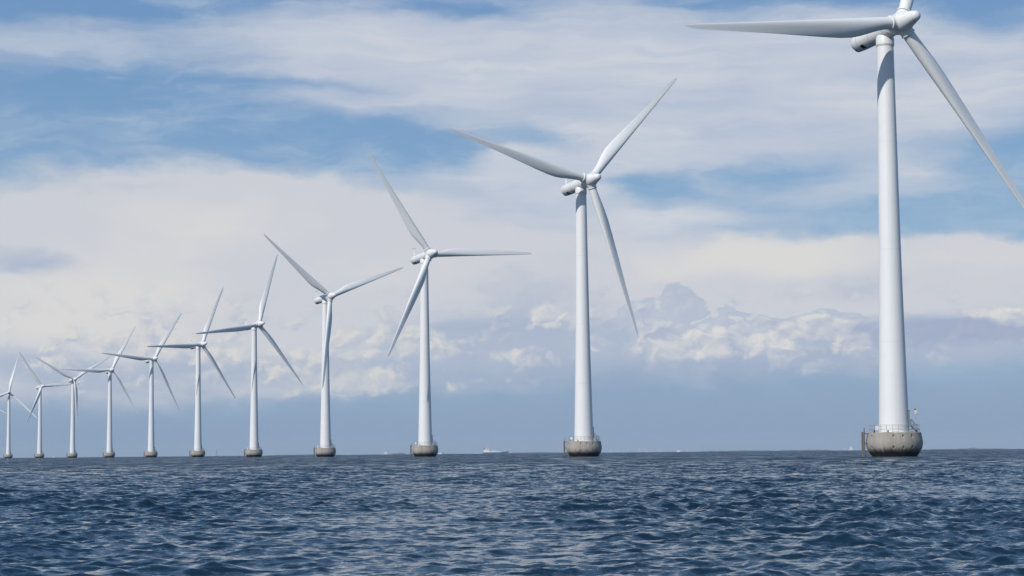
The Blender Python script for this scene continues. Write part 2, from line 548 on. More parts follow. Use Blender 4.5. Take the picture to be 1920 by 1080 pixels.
def build_sea():
    half = R(31.0)
    ncol = 1550
    ang = np.linspace(-half, half, ncol)
    d1 = np.arange(9.0, 45.0, 0.055)
    segs = [d1]
    d = d1[-1]; out = []
    while d < 60000:
        step = 0.055 * (d / 45.0) ** 1.75 if d < 400 else d * 0.0062
        d += max(step, 0.055); out.append(d)
    dist = np.concatenate([d1, np.array(out)])
    nrow = len(dist)
    sp = np.gradient(dist)                                   # row spacing
    A, D = np.meshgrid(ang, dist)
    jit = 1.0
    X = (D * np.sin(A)).ravel(); Y = (D * np.cos(A)).ravel()
    Z = drop(X, Y)
    DX = np.zeros_like(X); DY = np.zeros_like(X)
    # wind sea running away to the left, plus shorter cross chop
    n = 190
    lam = np.exp(rng.uniform(np.log(0.14), np.log(5.0), n))
    wind = math.atan2(0.87, -0.5)
    th = wind + rng.normal(0, 0.60, n) * np.clip(1.2 - 0.18 * lam, 0.5, 1.2)
    k = 2 * np.pi / lam
    lp = 1.25
    shape = np.where(lam < lp, (lam / lp) ** -0.25, np.exp(-((lam / lp - 1) / 1.5) ** 2))
    slope_each = WAVE_SLOPE / math.sqrt(n / 2.0) * shape
    amp = slope_each / k
    ph = rng.uniform(0, 2 * np.pi, n)
    spr = np.repeat(sp, ncol)
    lat = (D * (ang[1] - ang[0])).ravel()
    res = np.maximum(spr, lat)
    lost = np.zeros(len(X))
    patch = np.ones_like(X)
    for q in range(14):                                      # uneven gusts
        w_ = 2 * np.pi / rng.uniform(2.5, 22.0); an = rng.uniform(0, np.pi)
        patch += 0.07 * np.sin(w_ * (X * math.cos(an) + 0.5 * Y * math.sin(an)) + rng.uniform(0, 6.28))
    patch = np.clip(patch, 0.6, 1.6)
    order = np.argsort(-lam)
    for i in order:
        cut = lam[i] / 2.6
        last = np.searchsorted(dist, dist[np.where(np.maximum(sp, dist * (ang[1] - ang[0])) < cut)[0].max()] if (np.maximum(sp, dist * (ang[1] - ang[0])) < cut).any() else 0)
        e = last * ncol
        if e <= 0: continue
        fade = np.clip((lam[i] / 2.6 - res[:e]) / (lam[i] / 2.6) * 3.0, 0, 1)
        kx, ky = k[i] * math.cos(th[i]), k[i] * math.sin(th[i])
        p = kx * X[:e] + ky * Y[:e] + ph[i]
        a = amp[i] * fade * patch[:e]
        Z[:e] += a * np.cos(p)
        s = a * np.sin(p) * 1.0
        DX[:e] -= s * math.cos(th[i]); DY[:e] -= s * math.sin(th[i])
    chop = np.clip((res - 0.07) / 1.2, 0, 1) ** 0.55
    X = X + DX; Y = Y + DY
    co = np.stack([X, Y, Z], -1)
    idx = np.arange(nrow * ncol).reshape(nrow, ncol)
    q = np.stack([idx[:-1, :-1], idx[:-1, 1:], idx[1:, 1:], idx[1:, :-1]], -1).reshape(-1, 4)
    # the rest of the sea all round, coarser
    a2 = np.linspace(half, 2 * np.pi - half, 160)
    dd2 = np.geomspace(9.0, 60000, 90)
    A2, D2 = np.meshgrid(a2, dd2)
    X2 = (D2 * np.sin(A2)).ravel(); Y2 = (D2 * np.cos(A2)).ravel()
    co2 = np.stack([X2, Y2, drop(X2, Y2)], -1)
    i2 = np.arange(len(X2)).reshape(len(dd2), len(a2)) + len(co)
    q2 = np.stack([i2[:-1, :-1], i2[:-1, 1:], i2[1:, 1:], i2[1:, :-1]], -1).reshape(-1, 4)
    # disc under the viewer
    a3 = np.linspace(0, 2 * np.pi, 97)[:-1]
    d3 = np.linspace(0.3, 9.0, 30)
    A3, D3 = np.meshgrid(a3, d3)
    X3 = (D3 * np.sin(A3)).ravel(); Y3 = (D3 * np.cos(A3)).ravel()
    co3 = np.stack([X3, Y3, X3 * 0], -1)
    i3 = np.arange(len(X3)).reshape(len(d3), len(a3)) + len(co) + len(co2)
    i3n = np.roll(i3, -1, 1)
    q3 = np.stack([i3[:-1], i3n[:-1], i3n[1:], i3[1:]], -1).reshape(-1, 4)
    V = np.concatenate([co, co2, co3]).astype(np.float32)
    Q = np.concatenate([q, q2, q3]).astype(np.int32)[:, ::-1]
    ch = np.concatenate([chop, np.ones(len(co2)), np.zeros(len(co3))]).astype(np.float32)
    me = bpy.data.meshes.new('sea_water')
    me.vertices.add(len(V)); me.vertices.foreach_set('co', V.ravel())
    me.loops.add(Q.size); me.loops.foreach_set('vertex_index', np.ascontiguousarray(Q).ravel())
    me.polygons.add(len(Q))
    me.polygons.foreach_set('loop_start', np.arange(0, Q.size, 4, dtype=np.int32))
    me.polygons.foreach_set('loop_total', np.full(len(Q), 4, dtype=np.int32))
    me.polygons.foreach_set('use_smooth', np.ones(len(Q), dtype=bool))
    me.update(calc_edges=True)
    at = me.attributes.new('chop', 'FLOAT', 'POINT')
    at.data.foreach_set('value', ch)
    me.materials.append(sea_mat())
    o = bpy.data.objects.new('sea_water', me)
    COL.objects.link(o)
    tag(o, kind='structure')
    print('sea', nrow, ncol, len(V))
WAVE_SLOPE = 0.215
build_sea()

# ------------------------------------------------------------------ wind turbine
HUB_OUT, TILT, ROTOR = 4.0, R(6.0), 38.0

def tower_bm():
    bm = bmesh.new()
    pr = [(2.30, 3.5), (2.30, 3.62), (2.22, 3.64), (2.215, 4.50), (2.25, 4.51), (2.25, 4.62), (2.21, 4.63)]
    knots = [(4.63, 2.21), (12.0, 2.03), (22.0, 1.80), (31.4, 1.62), (38.0, 1.53), (50.0, 1.38), (61.7, 1.25)]
    for i in range(1, 40):
        z = 4.63 + (61.7 - 4.63) * i / 39
        pr.append((float(np.interp(z, [q[0] for q in knots], [q[1] for q in knots])), z))
    lathe(bm, pr, 96)
    return bm

def foundation_obj(parent):
    pr = [(2.2, -2.5), (3.30, 0.0), (3.58, 0.45), (3.86, 0.9), (4.00, 1.15), (4.10, 1.42), (4.155, 1.75), (4.17, 2.05), (4.165, 2.2),
          (4.10, 2.6), (4.03, 3.0), (3.955, 3.42), (3.94, 3.52), (3.87, 3.56), (3.55, 3.56), (2.0, 3.56)]
    bm = bmesh.new()
    lathe(bm, pr, 128)
    base = link('foundation', bm, M_CONC, parent, True, 30)
    cut = bmesh.new()
    for a in (-65, -12, 8.5, 29.5):
        for zz, rr in ((3.0, 4.04), (1.37, 4.05)):
            dv = Vector((math.sin(R(a)), -math.cos(R(a)), 0))
            p = dv * rr + Vector((0, 0, zz))
            M = Matrix.Translation(p - dv * 0.16) @ dv.to_track_quat('Z', 'Y').to_matrix().to_4x4()
            lathe(cut, [(0.135, 0), (0.16, 0.9)], 20, M)
    co = link('cutter', cut, M_CONC)
    md = base.modifiers.new('holes', 'BOOLEAN')
    md.operation = 'DIFFERENCE'; md.object = co; md.solver = 'EXACT'
    dg = C.evaluated_depsgraph_get()
    me = bpy.data.meshes.new_from_object(base.evaluated_get(dg))
    base.modifiers.clear()
    old = base.data
    base.data = me
    me.name = 'foundation'
    bpy.data.meshes.remove(old)
    cm = co.data
    bpy.data.objects.remove(co); bpy.data.meshes.remove(cm)
    return base

def railing_bm():
    bm = bmesh.new()
    r, z0 = 3.72, 3.55
    n = 26
    P = [Vector((r * math.cos(2 * math.pi * (k + 0.5) / n), r * math.sin(2 * math.pi * (k + 0.5) / n), z0)) for k in range(n)]
    for k in range(n):
        if abs(math.degrees(math.atan2(P[k].y, P[k].x)) - 180) < 12: continue
        tube(bm, P[k], P[k] + Vector((0, 0, 1.12)), 0.028, 6)
        q = P[(k + 1) % n]
        for h, rr in ((1.12, 0.024), (0.50, 0.04)):
            tube(bm, P[k] + Vector((0, 0, h)), q + Vector((0, 0, h)), rr, 6)
        if k % 3 == 0:
            tube(bm, P[k] + Vector((0, 0, 0.12)), q + Vector((0, 0, 0.12)), 0.03, 6)
    return bm

def landing_bm():
    bm = bmesh.new()
    for s in (-1, 1):
        tube(bm, (-4.62, s * 0.75, -2.0), (-4.62, s * 0.75, 3.68), 0.14, 14)
        for zz in (3.42, 2.0, 0.9):
            rr = {3.42: 3.9, 2.0: 4.1, 0.9: 3.8}[zz]
            tube(bm, (-4.62, s * 0.75, zz), (-rr + 0.1, s * 0.62, zz), 0.075, 8)
    for s in (-1, 1):
        tube(bm, (-4.45, s * 0.24, -1.0), (-4.45, s * 0.24, 4.3), 0.04, 8)
    for i in range(18):
        tube(bm, (-4.45, -0.24, -0.8 + i * 0.28), (-4.45, 0.24, -0.8 + i * 0.28), 0.02, 6)
    return bm

def stair_bm():
    bm = bmesh.new()
    for s in (-1, 1):
        tube(bm, (2.45, s * 0.42 - 0.5, 4.55), (3.3, s * 0.42 - 0.5, 3.58), 0.07, 6)
        for t in (0.0, 0.5, 1.0):
            p = Vector((2.45 + 0.85 * t, s * 0.42 - 0.5, 4.55 - 0.97 * t))
            tube(bm, p, p + Vector((0, 0, 0.95)), 0.035, 6)
        tube(bm, (2.45, s * 0.42 - 0.5, 5.5), (3.3, s * 0.42 - 0.5, 4.53), 0.035, 6)
    for t in (0.1, 0.35, 0.6, 0.85):
        box(bm, (2.45 + 0.85 * t, -0.5, 4.55 - 0.97 * t), (0.24, 0.82, 0.04))
    return bm

def blade_mesh():
    bm = bmesh.new()
    st = [  # r, chord, thickness ratio, twist deg, blend to aerofoil
        (1.55, 1.86, 1.0, 16, 0), (2.4, 1.86, 1.0, 16, 0), (3.2, 1.90, 0.98, 16, 0.0), (4.4, 2.06, 0.90, 16, 0.05),
        (6.0, 2.38, 0.76, 16, 0.15), (7.5, 2.68, 0.64, 15.5, 0.28), (9.0, 2.86, 0.56, 15, 0.42), (11.0, 2.84, 0.49, 13.5, 0.55),
        (14.0, 2.62, 0.42, 11, 0.7), (18.0, 2.26, 0.36, 8, 0.85), (22.0, 1.90, 0.31, 5.5, 0.95), (26.0, 1.56, 0.27, 3.6, 1),
        (30.0, 1.25, 0.24, 2.2, 1), (33.5, 0.99, 0.21, 1.2, 1), (36.0, 0.76, 0.19, 0.6, 1), (37.2, 0.52, 0.18, 0.3, 1),
        (37.8, 0.28, 0.18, 0.1, 1), (38.0, 0.10, 0.2, 0, 1)]
    n = 36
    rings = []
    for (r, c, tk, tw, bl) in st:
        tw = R(tw + 1.0)
        x_le = 0.93 + (0.30 - 0.93) * max(0, (r - 3)) / 35.0
        if r > 36: x_le -= 0.10 * (r - 36) / 2
        ring = []
        for k in range(n):
            a = 2 * math.pi * k / n
            cx = 0.5 * (1 + math.cos(a))                 # 1 at leading edge, 0 at trailing edge
            s = 1 - cx
            yt = 5 * tk * (0.2969 * math.sqrt(max(s, 0)) - 0.1260 * s - 0.3516 * s * s + 0.2843 * s ** 3 - 0.1036 * s ** 4)
            side = 1 if math.sin(a) >= 0 else -1
            camber = 0.035 * 4 * s * (1 - s)
            ya = side * yt * (1.12 if side > 0 else 0.88) + camber
            yc = 0.5 * math.sin(a) * tk
            yy = (yc * (1 - bl) + ya * bl) * c
            xx = x_le - c * s
            # twist about the pitch axis: leading edge turns upwind (-Y)
            X = xx * math.cos(tw) + yy * math.sin(tw)
            Y = -xx * math.sin(tw) + yy * math.cos(tw)
            ring.append(bm.verts.new((X, Y - 0.0009 * r * r * 0.35, r)))
        rings.append(ring)
    for A, B in zip(rings[:-1], rings[1:]):
        for k in range(n):
            bm.faces.new((A[k], A[(k + 1) % n], B[(k + 1) % n], B[k]))
    bm.faces.new(list(reversed(rings[0]))); bm.faces.new(rings[-1])
    me_o = link('blade', bm, M_BLADE, None, True, 60)
    return me_o

def spinner_bm():
    """hub and nose cone around local Z (towards the wind), origin at the rotor centre"""
    bm = bmesh.new()
    pr = [(0.9, -1.75), (1.30, -1.72), (1.46, -1.55), (1.56, -1.1), (1.60, -0.5), (1.60, 0.1), (1.55, 0.6), (1.42, 1.25),
          (1.25, 1.9), (1.06, 2.6), (0.90, 3.2), (0.80, 3.6), (0.70, 3.9), (0.55, 4.12), (0.33, 4.26), (0.12, 4.31), (0, 4.32)]
    lathe(bm, pr, 64)
    for k in range(3):
        a = 2 * math.pi * k / 3
        rd = Vector((math.sin(a), math.cos(a), 0))       # replaced per azimuth by the hub's own rotation
        M = rd.to_track_quat('Z', 'Y').to_matrix().to_4x4()
        lathe(bm, [(1.28, 0.4), (1.24, 1.0), (1.12, 1.45), (1.06, 1.60), (1.04, 1.78)], 40, M)
    return bm

def collar_bm():
    bm = bmesh.new()
    lathe(bm, [(0.90, 1.86), (1.10, 1.87), (1.12, 1.90), (1.12, 2.06), (1.10, 2.09), (0.90, 2.10)], 40)
    return bm

def nacelle_bm():
    bm = bmesh.new()
    pr = [(0, -7.75), (0.45, -7.70), (0.85, -7.54), (1.12, -7.28), (1.30, -6.92), (1.38, -6.5), (1.41, -5.8), (1.43, -4.0), (1.43, -1.0),
          (1.41, 0.8), (1.38, 1.8), (1.34, 2.12), (1.22, 2.16), (0, 2.18)]
    lathe(bm, pr, 64)
    return bm

def shell_patch(bm, s0, s1, a0, a1, r, th=0.02, na=10):
    """curved plate lying on the nacelle shell; axis = Z, angle from +X"""
    rows = []
    for s in (s0, s1):
        rows.append([(r, s, a0 + (a1 - a0) * i / na) for i in range(na + 1)])
    vo = [[bm.verts.new(((r + th) * math.cos(a), (r + th) * math.sin(a), s)) for (r, s, a) in row] for row in rows]
    vi = [[bm.verts.new(((r - 0.02) * math.cos(a), (r - 0.02) * math.sin(a), s)) for (r, s, a) in row] for row in rows]
    for i in range(na):
        bm.faces.new((vo[0][i], vo[0][i + 1], vo[1][i + 1], vo[1][i]))
        bm.faces.new((vi[0][i + 1], vi[0][i], vi[1][i], vi[1][i + 1]))
        for j in (0, 1):
            bm.faces.new((vo[j][i], vi[j][i], vi[j][i + 1], vo[j][i + 1]))
    for i in (0, na):
        bm.faces.new((vo[0][i], vo[1][i], vi[1][i], vi[0][i]))
    bmesh.ops.recalc_face_normals(bm, faces=bm.faces)

def axis_frame(yaw):
    """Z = towards the wind, X = horizontal to the right seen from the front, Y = up-ish"""
    a = Vector((math.sin(yaw) * math.cos(TILT), -math.cos(yaw) * math.cos(TILT), math.sin(TILT)))
    h = Vector((math.cos(yaw), math.sin(yaw), 0))
    v = a.cross(h) if a.cross(h).z > 0 else h.cross(a)
    return a, h, v

def mat4(cx, cy, cz, loc):
    M = Matrix((cx, cy, cz)).transposed().to_4x4()
    M.translation = loc
    return M

PROTO = {}
def make_turbine(x, y, yaw, az, label, first):
    root = empty('wind_turbine', (x, y, drop(x, y)))
    tag(root, label, 'wind turbine', 'white wind turbines in a curving row in the sea')
    def part(key, maker, parent, M=None):
        """maker makes the part the first time, copies after that"""
        if key not in PROTO:
            PROTO[key] = maker()
            o = PROTO[key]
        else:
            o = PROTO[key].copy()
            COL.objects.link(o)
        o.parent = parent
        o.matrix_parent_inverse = Matrix()
        o.matrix_basis = M if M is not None else Matrix()
        return o
    fd = part('foundation', lambda: foundation_obj(None), root)
    part('railing', lambda: link('railing', railing_bm(), M_RAIL, None, True), fd)
    part('boat_landing', lambda: link('boat_landing', landing_bm(), M_RUST, None, True), fd)
    def panel():
        bm = bmesh.new()
        box(bm, (-2.95, -2.42, 4.22), (0.50, 0.06, 0.62))
        tube(bm, (-3.12, -2.39, 3.5), (-3.12, -2.39, 4.6), 0.03, 6)
        tube(bm, (-2.78, -2.39, 3.5), (-2.78, -2.39, 4.6), 0.03, 6)
        return link('sign_panel', bm, M_WHITE, None, False)
    part('sign_panel', panel, fd)
    part('stair', lambda: link('stair', stair_bm(), M_DOOR, None, True), fd)
    for i, (bx, by) in enumerate(((-1.5, -3.3), (2.9, -2.1), (-3.2, -1.5))):
        def bol():
            bm = bmesh.new()
            lathe(bm, [(0.10, 0), (0.09, 0.22), (0.14, 0.24), (0.14, 0.30), (0.05, 0.33)], 12)
            return link('bollard', bm, M_DARK, None, True)
        part('bollard', bol, fd, Matrix.Translation((bx, by, 3.55)))
    if first:
        bm = bmesh.new()
        tube(bm, (2.75, -2.4, 3.5), (2.75, -2.4, 6.35), 0.035, 8)
        ma = link('lamp_mast', bm, M_RAIL, fd)
        bm = bmesh.new()
        lathe(bm, [(0.10, 6.2), (0.14, 6.3), (0.14, 6.72), (0.08, 6.8)], 14, Matrix.Translation((2.78, -2.4, 0)))
        box(bm, (2.90, -2.42, 6.52), (0.22, 0.2, 0.34))
        lb = link('lamp_box', bm, M_YELLOW, fd, True)
        bm = bmesh.new()
        lathe(bm, [(0.10, 6.8), (0.13, 6.85), (0.13, 6.98), (0.07, 7.05), (0, 7.06)], 14, Matrix.Translation((2.72, -2.4, 0)))
        link('red_lantern', bm, M_RED, fd, True)
    tw = part('tower', lambda: link('tower', tower_bm(), M_TOWER, None, True, 25), root)
    def door():
        bm = bmesh.new()
        M = Matrix.Rotation(R(-14), 4, 'Z')
        box(bm, (2.15, 0, 5.6), (0.26, 1.05, 2.4), M)
        box(bm, (2.16, 0, 6.84), (0.32, 1.2, 0.06), M)
        return link('door', bm, M_DOOR, None, False)
    part('door', door, tw)
    a, h, v = axis_frame(R(yaw))
    org = Vector((0, 0, 64.0))
    MN = mat4(-h, v, a, org)          # nacelle frame: X to the camera-side flank, Y up, Z to the wind
    nc = part('nacelle', lambda: link('nacelle', nacelle_bm(), M_SHELL, None, True, 40), root, MN)
    I = Matrix()
    def vent():
        bm = bmesh.new()
        shell_patch(bm, -5.15, -4.35, R(-78), R(-42), 1.43)
        return link('vent', bm, M_DARK, None, False)
    part('vent', vent, nc, I)
    def vent2():
        bm = bmesh.new()
        shell_patch(bm, -7.02, -6.62, R(-112), R(-62), 1.335)
        return link('vent', bm, M_DARK, None, False)
    part('vent2', vent2, nc, I)
    def fin():
        bm = bmesh.new()
        pts = [(-6.95, 1.30), (-5.75, 1.32), (-6.55, 3.55), (-6.75, 3.6)]
        f = [bm.verts.new((-0.09, yy, zz)) for zz, yy in pts]
        b = [bm.verts.new((0.09, yy, zz)) for zz, yy in pts]
        bm.faces.new(f); bm.faces.new(list(reversed(b)))
        for i in range(4):
            bm.faces.new((f[i], b[i], b[(i + 1) % 4], f[(i + 1) % 4]))
        bmesh.ops.recalc_face_normals(bm, faces=bm.faces)
        return link('tail_fin', bm, M_NAC, None, False)
    fn = part('tail_fin', fin, nc, I)
    def vane():
        bm = bmesh.new()
        tube(bm, (0, 3.5, -6.65), (0, 3.85, -6.65), 0.04, 6)
        tube(bm, (-0.6, 3.82, -6.65), (0.6, 3.82, -6.65), 0.045, 6)
        for s in (-0.6, 0.6):
            tube(bm, (s, 3.82, -6.65), (s, 4.02, -6.65), 0.07, 6)
        return link('wind_vane', bm, M_STEEL, None, True)
    part('wind_vane', vane, nc, I)
    def rail():
        bm = bmesh.new()
        for aa in (58, 122):
            c_, s_ = 1.43 * math.cos(R(aa)), 1.43 * math.sin(R(aa))
            k = 1.09
            tube(bm, (c_ * k, s_ * k, -6.3), (c_ * k, s_ * k, 0.4), 0.022, 6)
            for zz in (-6.3, -4.6, -3.0, -1.3, 0.4):
                tube(bm, (c_ * 0.97, s_ * 0.97, zz), (c_ * k, s_ * k, zz), 0.04, 6)
        return link('roof_rail', bm, M_STEEL, None, True)
    part('roof_rail', rail, nc, I)
    def ring():
        bm = bmesh.new()
        lathe(bm, [(1.27, 61.55), (1.33, 61.58), (1.33, 61.66), (1.22, 61.67), (1.22, 61.74), (1.36, 61.75), (1.36, 62.72), (1.2, 63.2)], 64)
        return link('yaw_ring', bm, M_NAC, None, True, 30)
    part('yaw_ring', ring, root)
    hub_p = org + a * HUB_OUT
    t = R(az)
    up = v * math.cos(t) + h * math.sin(t)
    MH = mat4(a.cross(up) * -1, up, a, hub_p)
    # local frame of the hub: Y along the first blade, Z to the wind, X completes a right-handed frame
    MH = mat4(up.cross(a), up, a, hub_p)
    part('hub', lambda: link('hub', spinner_bm(), M_NAC, None, True, 32), root, MH)
    for k in range(3):
        tk = t + 2 * math.pi * k / 3
        span = v * math.cos(tk) + h * math.sin(tk)
        lead = h * math.cos(tk) - v * math.sin(tk)
        MB = mat4(lead, span.cross(lead), span, hub_p)
        bl = part('blade', blade_mesh, root, MB)
        part('collar', lambda: link('root_collar', collar_bm(), M_NAC, None, True, 30), bl, I)
    return root

TURB = [
    (56.53, 309.5, 26.2, 24.1, 'largest and nearest white wind turbine, its upper blade cut off by the top edge'),
    (16.46, 486.59, 30.0, 44.7, 'second largest white wind turbine, left neighbour of the nearest one, blades in a Y'),
    (-28.07, 664.31, 30.8, 87.4, 'third largest white wind turbine, one blade pointing straight right over the sea'),
    (-75.56, 839.22, 35.3, 69.3, 'fourth largest white wind turbine, one blade hanging down in front of its own tower'),
    (-126.12, 1014.44, 42.5, 20.9, 'fifth largest white wind turbine, its left blade drooping slightly below level'),
    (-180.47, 1193.23, 43.3, 26.4, 'white wind turbine standing just left of the small sailing boat with the bare mast'),
    (-237.37, 1366.94, 36.8, 34.4, 'seventh largest white wind turbine, its level left blade crossing the next smaller neighbour'),
    (-298.1, 1539.54, 28.2, 29.9, 'eighth largest white wind turbine, its level left blade crossing the right blade behind it'),
    (-363.04, 1717.58, 31.9, 58.4, 'small white wind turbine with blades spread in an upright Y, fourth turbine from the left'),
    (-427.28, 1881.19, 36.5, 86.0, 'small white wind turbine, blades reaching right and steeply upper left, third tower from left'),
    (-497.88, 2056.72, 12.6, 13.2, 'smallest white wind turbine with its whole tower in view, at the left edge'),
    (-578.0, 2235.0, 20.0, 117.0, 'farthest wind turbine, only one blade tip entering at the left edge of the photo'),
]
for i, (x, y, yw, az, lb) in enumerate(TURB):
    make_turbine(x, y, yw, az, lb, i == 0)

# ------------------------------------------------------------------ far things on the horizon
M_SAIL = plain('sail_cloth', (0.80, 0.80, 0.78), 0.8, 0, 0.05)
M_HULLW = plain('white_hull', (0.74, 0.75, 0.76), 0.4, 0, 0.05)
M_HULLB = plain('blue_hull', (0.06, 0.11, 0.24), 0.45, 0, 0.1)
M_CARGO = plain('deck_cargo', (0.74, 0.70, 0.67), 0.6, 0, 0.2, 0.3)
M_SHIPW = plain('ship_white', (0.76, 0.77, 0.77), 0.45, 0, 0.05)
M_GLASSD = plain('bridge_glass', (0.05, 0.07, 0.09), 0.2)
M_GREEN = plain('buoy_green', (0.02, 0.42, 0.16), 0.5, 0, 0.1)
M_COAST = plain('coast_woodland', (0.035, 0.046, 0.058), 0.9, 0, 0.4, 0.004)
M_BLDG = plain('pale_building', (0.62, 0.61, 0.58), 0.7, 0, 0.1, 0.05)

def hull(bm, L, B, H, sheer=0.25, draft=0.6, n=14):
    """boat hull, bow at +X, waterline z=0"""
    rows = []
    for i in range(n + 1):
        s = i / n
        x = -L / 2 + L * s
        w = B / 2 * (1 - max(0, (s - 0.45) / 0.55) ** 2.2) * (0.8 + 0.2 * min(1, s / 0.25))
        w = max(w, 0.02 * B)
        top = H * (1 + sheer * max(0, (s - 0.4) / 0.6) ** 2)
        rake = 0.06 * L * max(0, (s - 0.7) / 0.3) ** 2
        rows.append([bm.verts.new((x + rake, -w, top)), bm.verts.new((x, -w * 0.86, 0)), bm.verts.new((x, -w * 0.3, -draft)),
                     bm.verts.new((x, w * 0.3, -draft)), bm.verts.new((x, w * 0.86, 0)), bm.verts.new((x + rake, w, top))])
    for a, b in zip(rows[:-1], rows[1:]):
        for k in range(6):
            k2 = (k + 1) % 6
            bm.faces.new((a[k], b[k], b[k2], a[k2]))
    bm.faces.new(rows[0]); bm.faces.new(list(reversed(rows[-1])))
    bmesh.ops.recalc_face_normals(bm, faces=bm.faces)

def sailboat(loc, heading, L, mast, main, jib, label, jib_only=False):
    x, y = loc
    r = empty('sailing_boat', (x, y, drop(x, y)))
    r.rotation_euler = (R(4), 0, R(heading))
    tag(r, label, 'sailing boat', 'small sailing boats on the horizon')
    bm = bmesh.new(); hull(bm, L, L * 0.3, L * 0.11, 0.3)
    box(bm, (-L * 0.02, 0, L * 0.13), (L * 0.34, L * 0.15, L * 0.07))
    link('hull', bm, M_HULLW, r, False)
    bm = bmesh.new(); tube(bm, (L * 0.08, 0, L * 0.05), (L * 0.08, 0, mast), 0.09, 8, 0.05)
    tube(bm, (L * 0.08, 0, L * 0.22), (-L * 0.36, 0, L * 0.22), 0.07, 6)
    for s in (-1, 1):
        tube(bm, (L * 0.06, s * L * 0.13, L * 0.1), (L * 0.08, 0, mast * 0.97), 0.02, 4)
    link('mast', bm, M_STEEL, r)
    def sail(name, pts, belly):
        bm = bmesh.new()
        P = [Vector(p) for p in pts]
        n = 8
        grid = []
        for i in range(n + 1):
            row = []
            for j in range(n + 1):
                s, t = i / n, j / n
                a_ = P[0].lerp(P[2], s); b_ = P[1].lerp(P[2], s)
                p = a_.lerp(b_, t)
                p.y += belly * 4 * t * (1 - t) * (1 - s) ** 0.6
                row.append(bm.verts.new(p))
            grid.append(row)
        for i in range(n):
            for j in range(n):
                bm.faces.new((grid[i][j], grid[i][j + 1], grid[i + 1][j + 1], grid[i + 1][j]))
        bmesh.ops.remove_doubles(bm, verts=bm.verts, dist=1e-4)
        bmesh.ops.solidify(bm, geom=bm.faces[:], thickness=0.03)
        return link(name, bm, M_SAIL, r, True, 60)
    if main:
        sail('mainsail', ((L * 0.06, 0, L * 0.24), (-L * 0.36, 0.6, L * 0.24), (L * 0.07, 0, mast * 0.96)), 0.6)
    if jib:
        sail('jib', ((L * 0.10, 0, L * 0.14), (L * 0.49, 0, L * 0.14), (L * 0.09, 0, mast * 0.9)), 0.5)
    return r

sailboat((-429.1, 6986.8), 10, 15, 14.5, True, True, 'tiny white sailing boat left of the third largest turbine foundation')
sailboat((-522.2, 3663.0), 30, 9.5, 14.5, False, True, 'small sailing boat with tall bare mast between the fifth and sixth largest turbines')
sailboat((1036.6, 6416.8), 8, 16, 16, True, True, 'white sailing boat just left of the nearest turbine foundation')
sailboat((1434.1, 5826.1), 30, 12, 15, True, True, 'white sail cut by the right edge of the photo')

# white motor boats
def motorboat(loc, heading, L, label):
    x, y = loc
    r = empty('motor_boat', (x, y, drop(x, y)))
    r.rotation_euler = (0, 0, R(heading))
    tag(r, label, 'motor boat', 'small white motor boats on the horizon')
    bm = bmesh.new(); hull(bm, L, L * 0.32, L * 0.16, 0.35)
    link('hull', bm, M_HULLW, r, False)
    bm = bmesh.new()
    box(bm, (-L * 0.05, 0, L * 0.24), (L * 0.42, L * 0.24, L * 0.17)); box(bm, (-L * 0.1, 0, L * 0.36), (L * 0.22, L * 0.2, L * 0.07))
    link('cabin', bm, M_SHIPW, r, False)
    bm = bmesh.new()
    box(bm, (-L * 0.05, 0, L * 0.27), (L * 0.425, L * 0.245, L * 0.05))
    link('window_band', bm, M_GLASSD, r, False)
    bm = bmesh.new(); tube(bm, (-L * 0.14, 0, L * 0.38), (-L * 0.14, 0, L * 0.62), 0.05, 6)
    link('mast', bm, M_STEEL, r)
motorboat((-902.4, 4101.9), 10, 9, 'tiny white motor boat between the two leftmost visible foundations')
motorboat((-182.6, 5196.8), 170, 10, 'tiny white motor boat beside the green buoy')
motorboat((417.5, 6486.6), 15, 16, 'tiny white motor boat below the distant turbines on the horizon')
motorboat((-110.8, 6499.1), 0, 10, 'tiny white motor boat just left of the cargo ship')

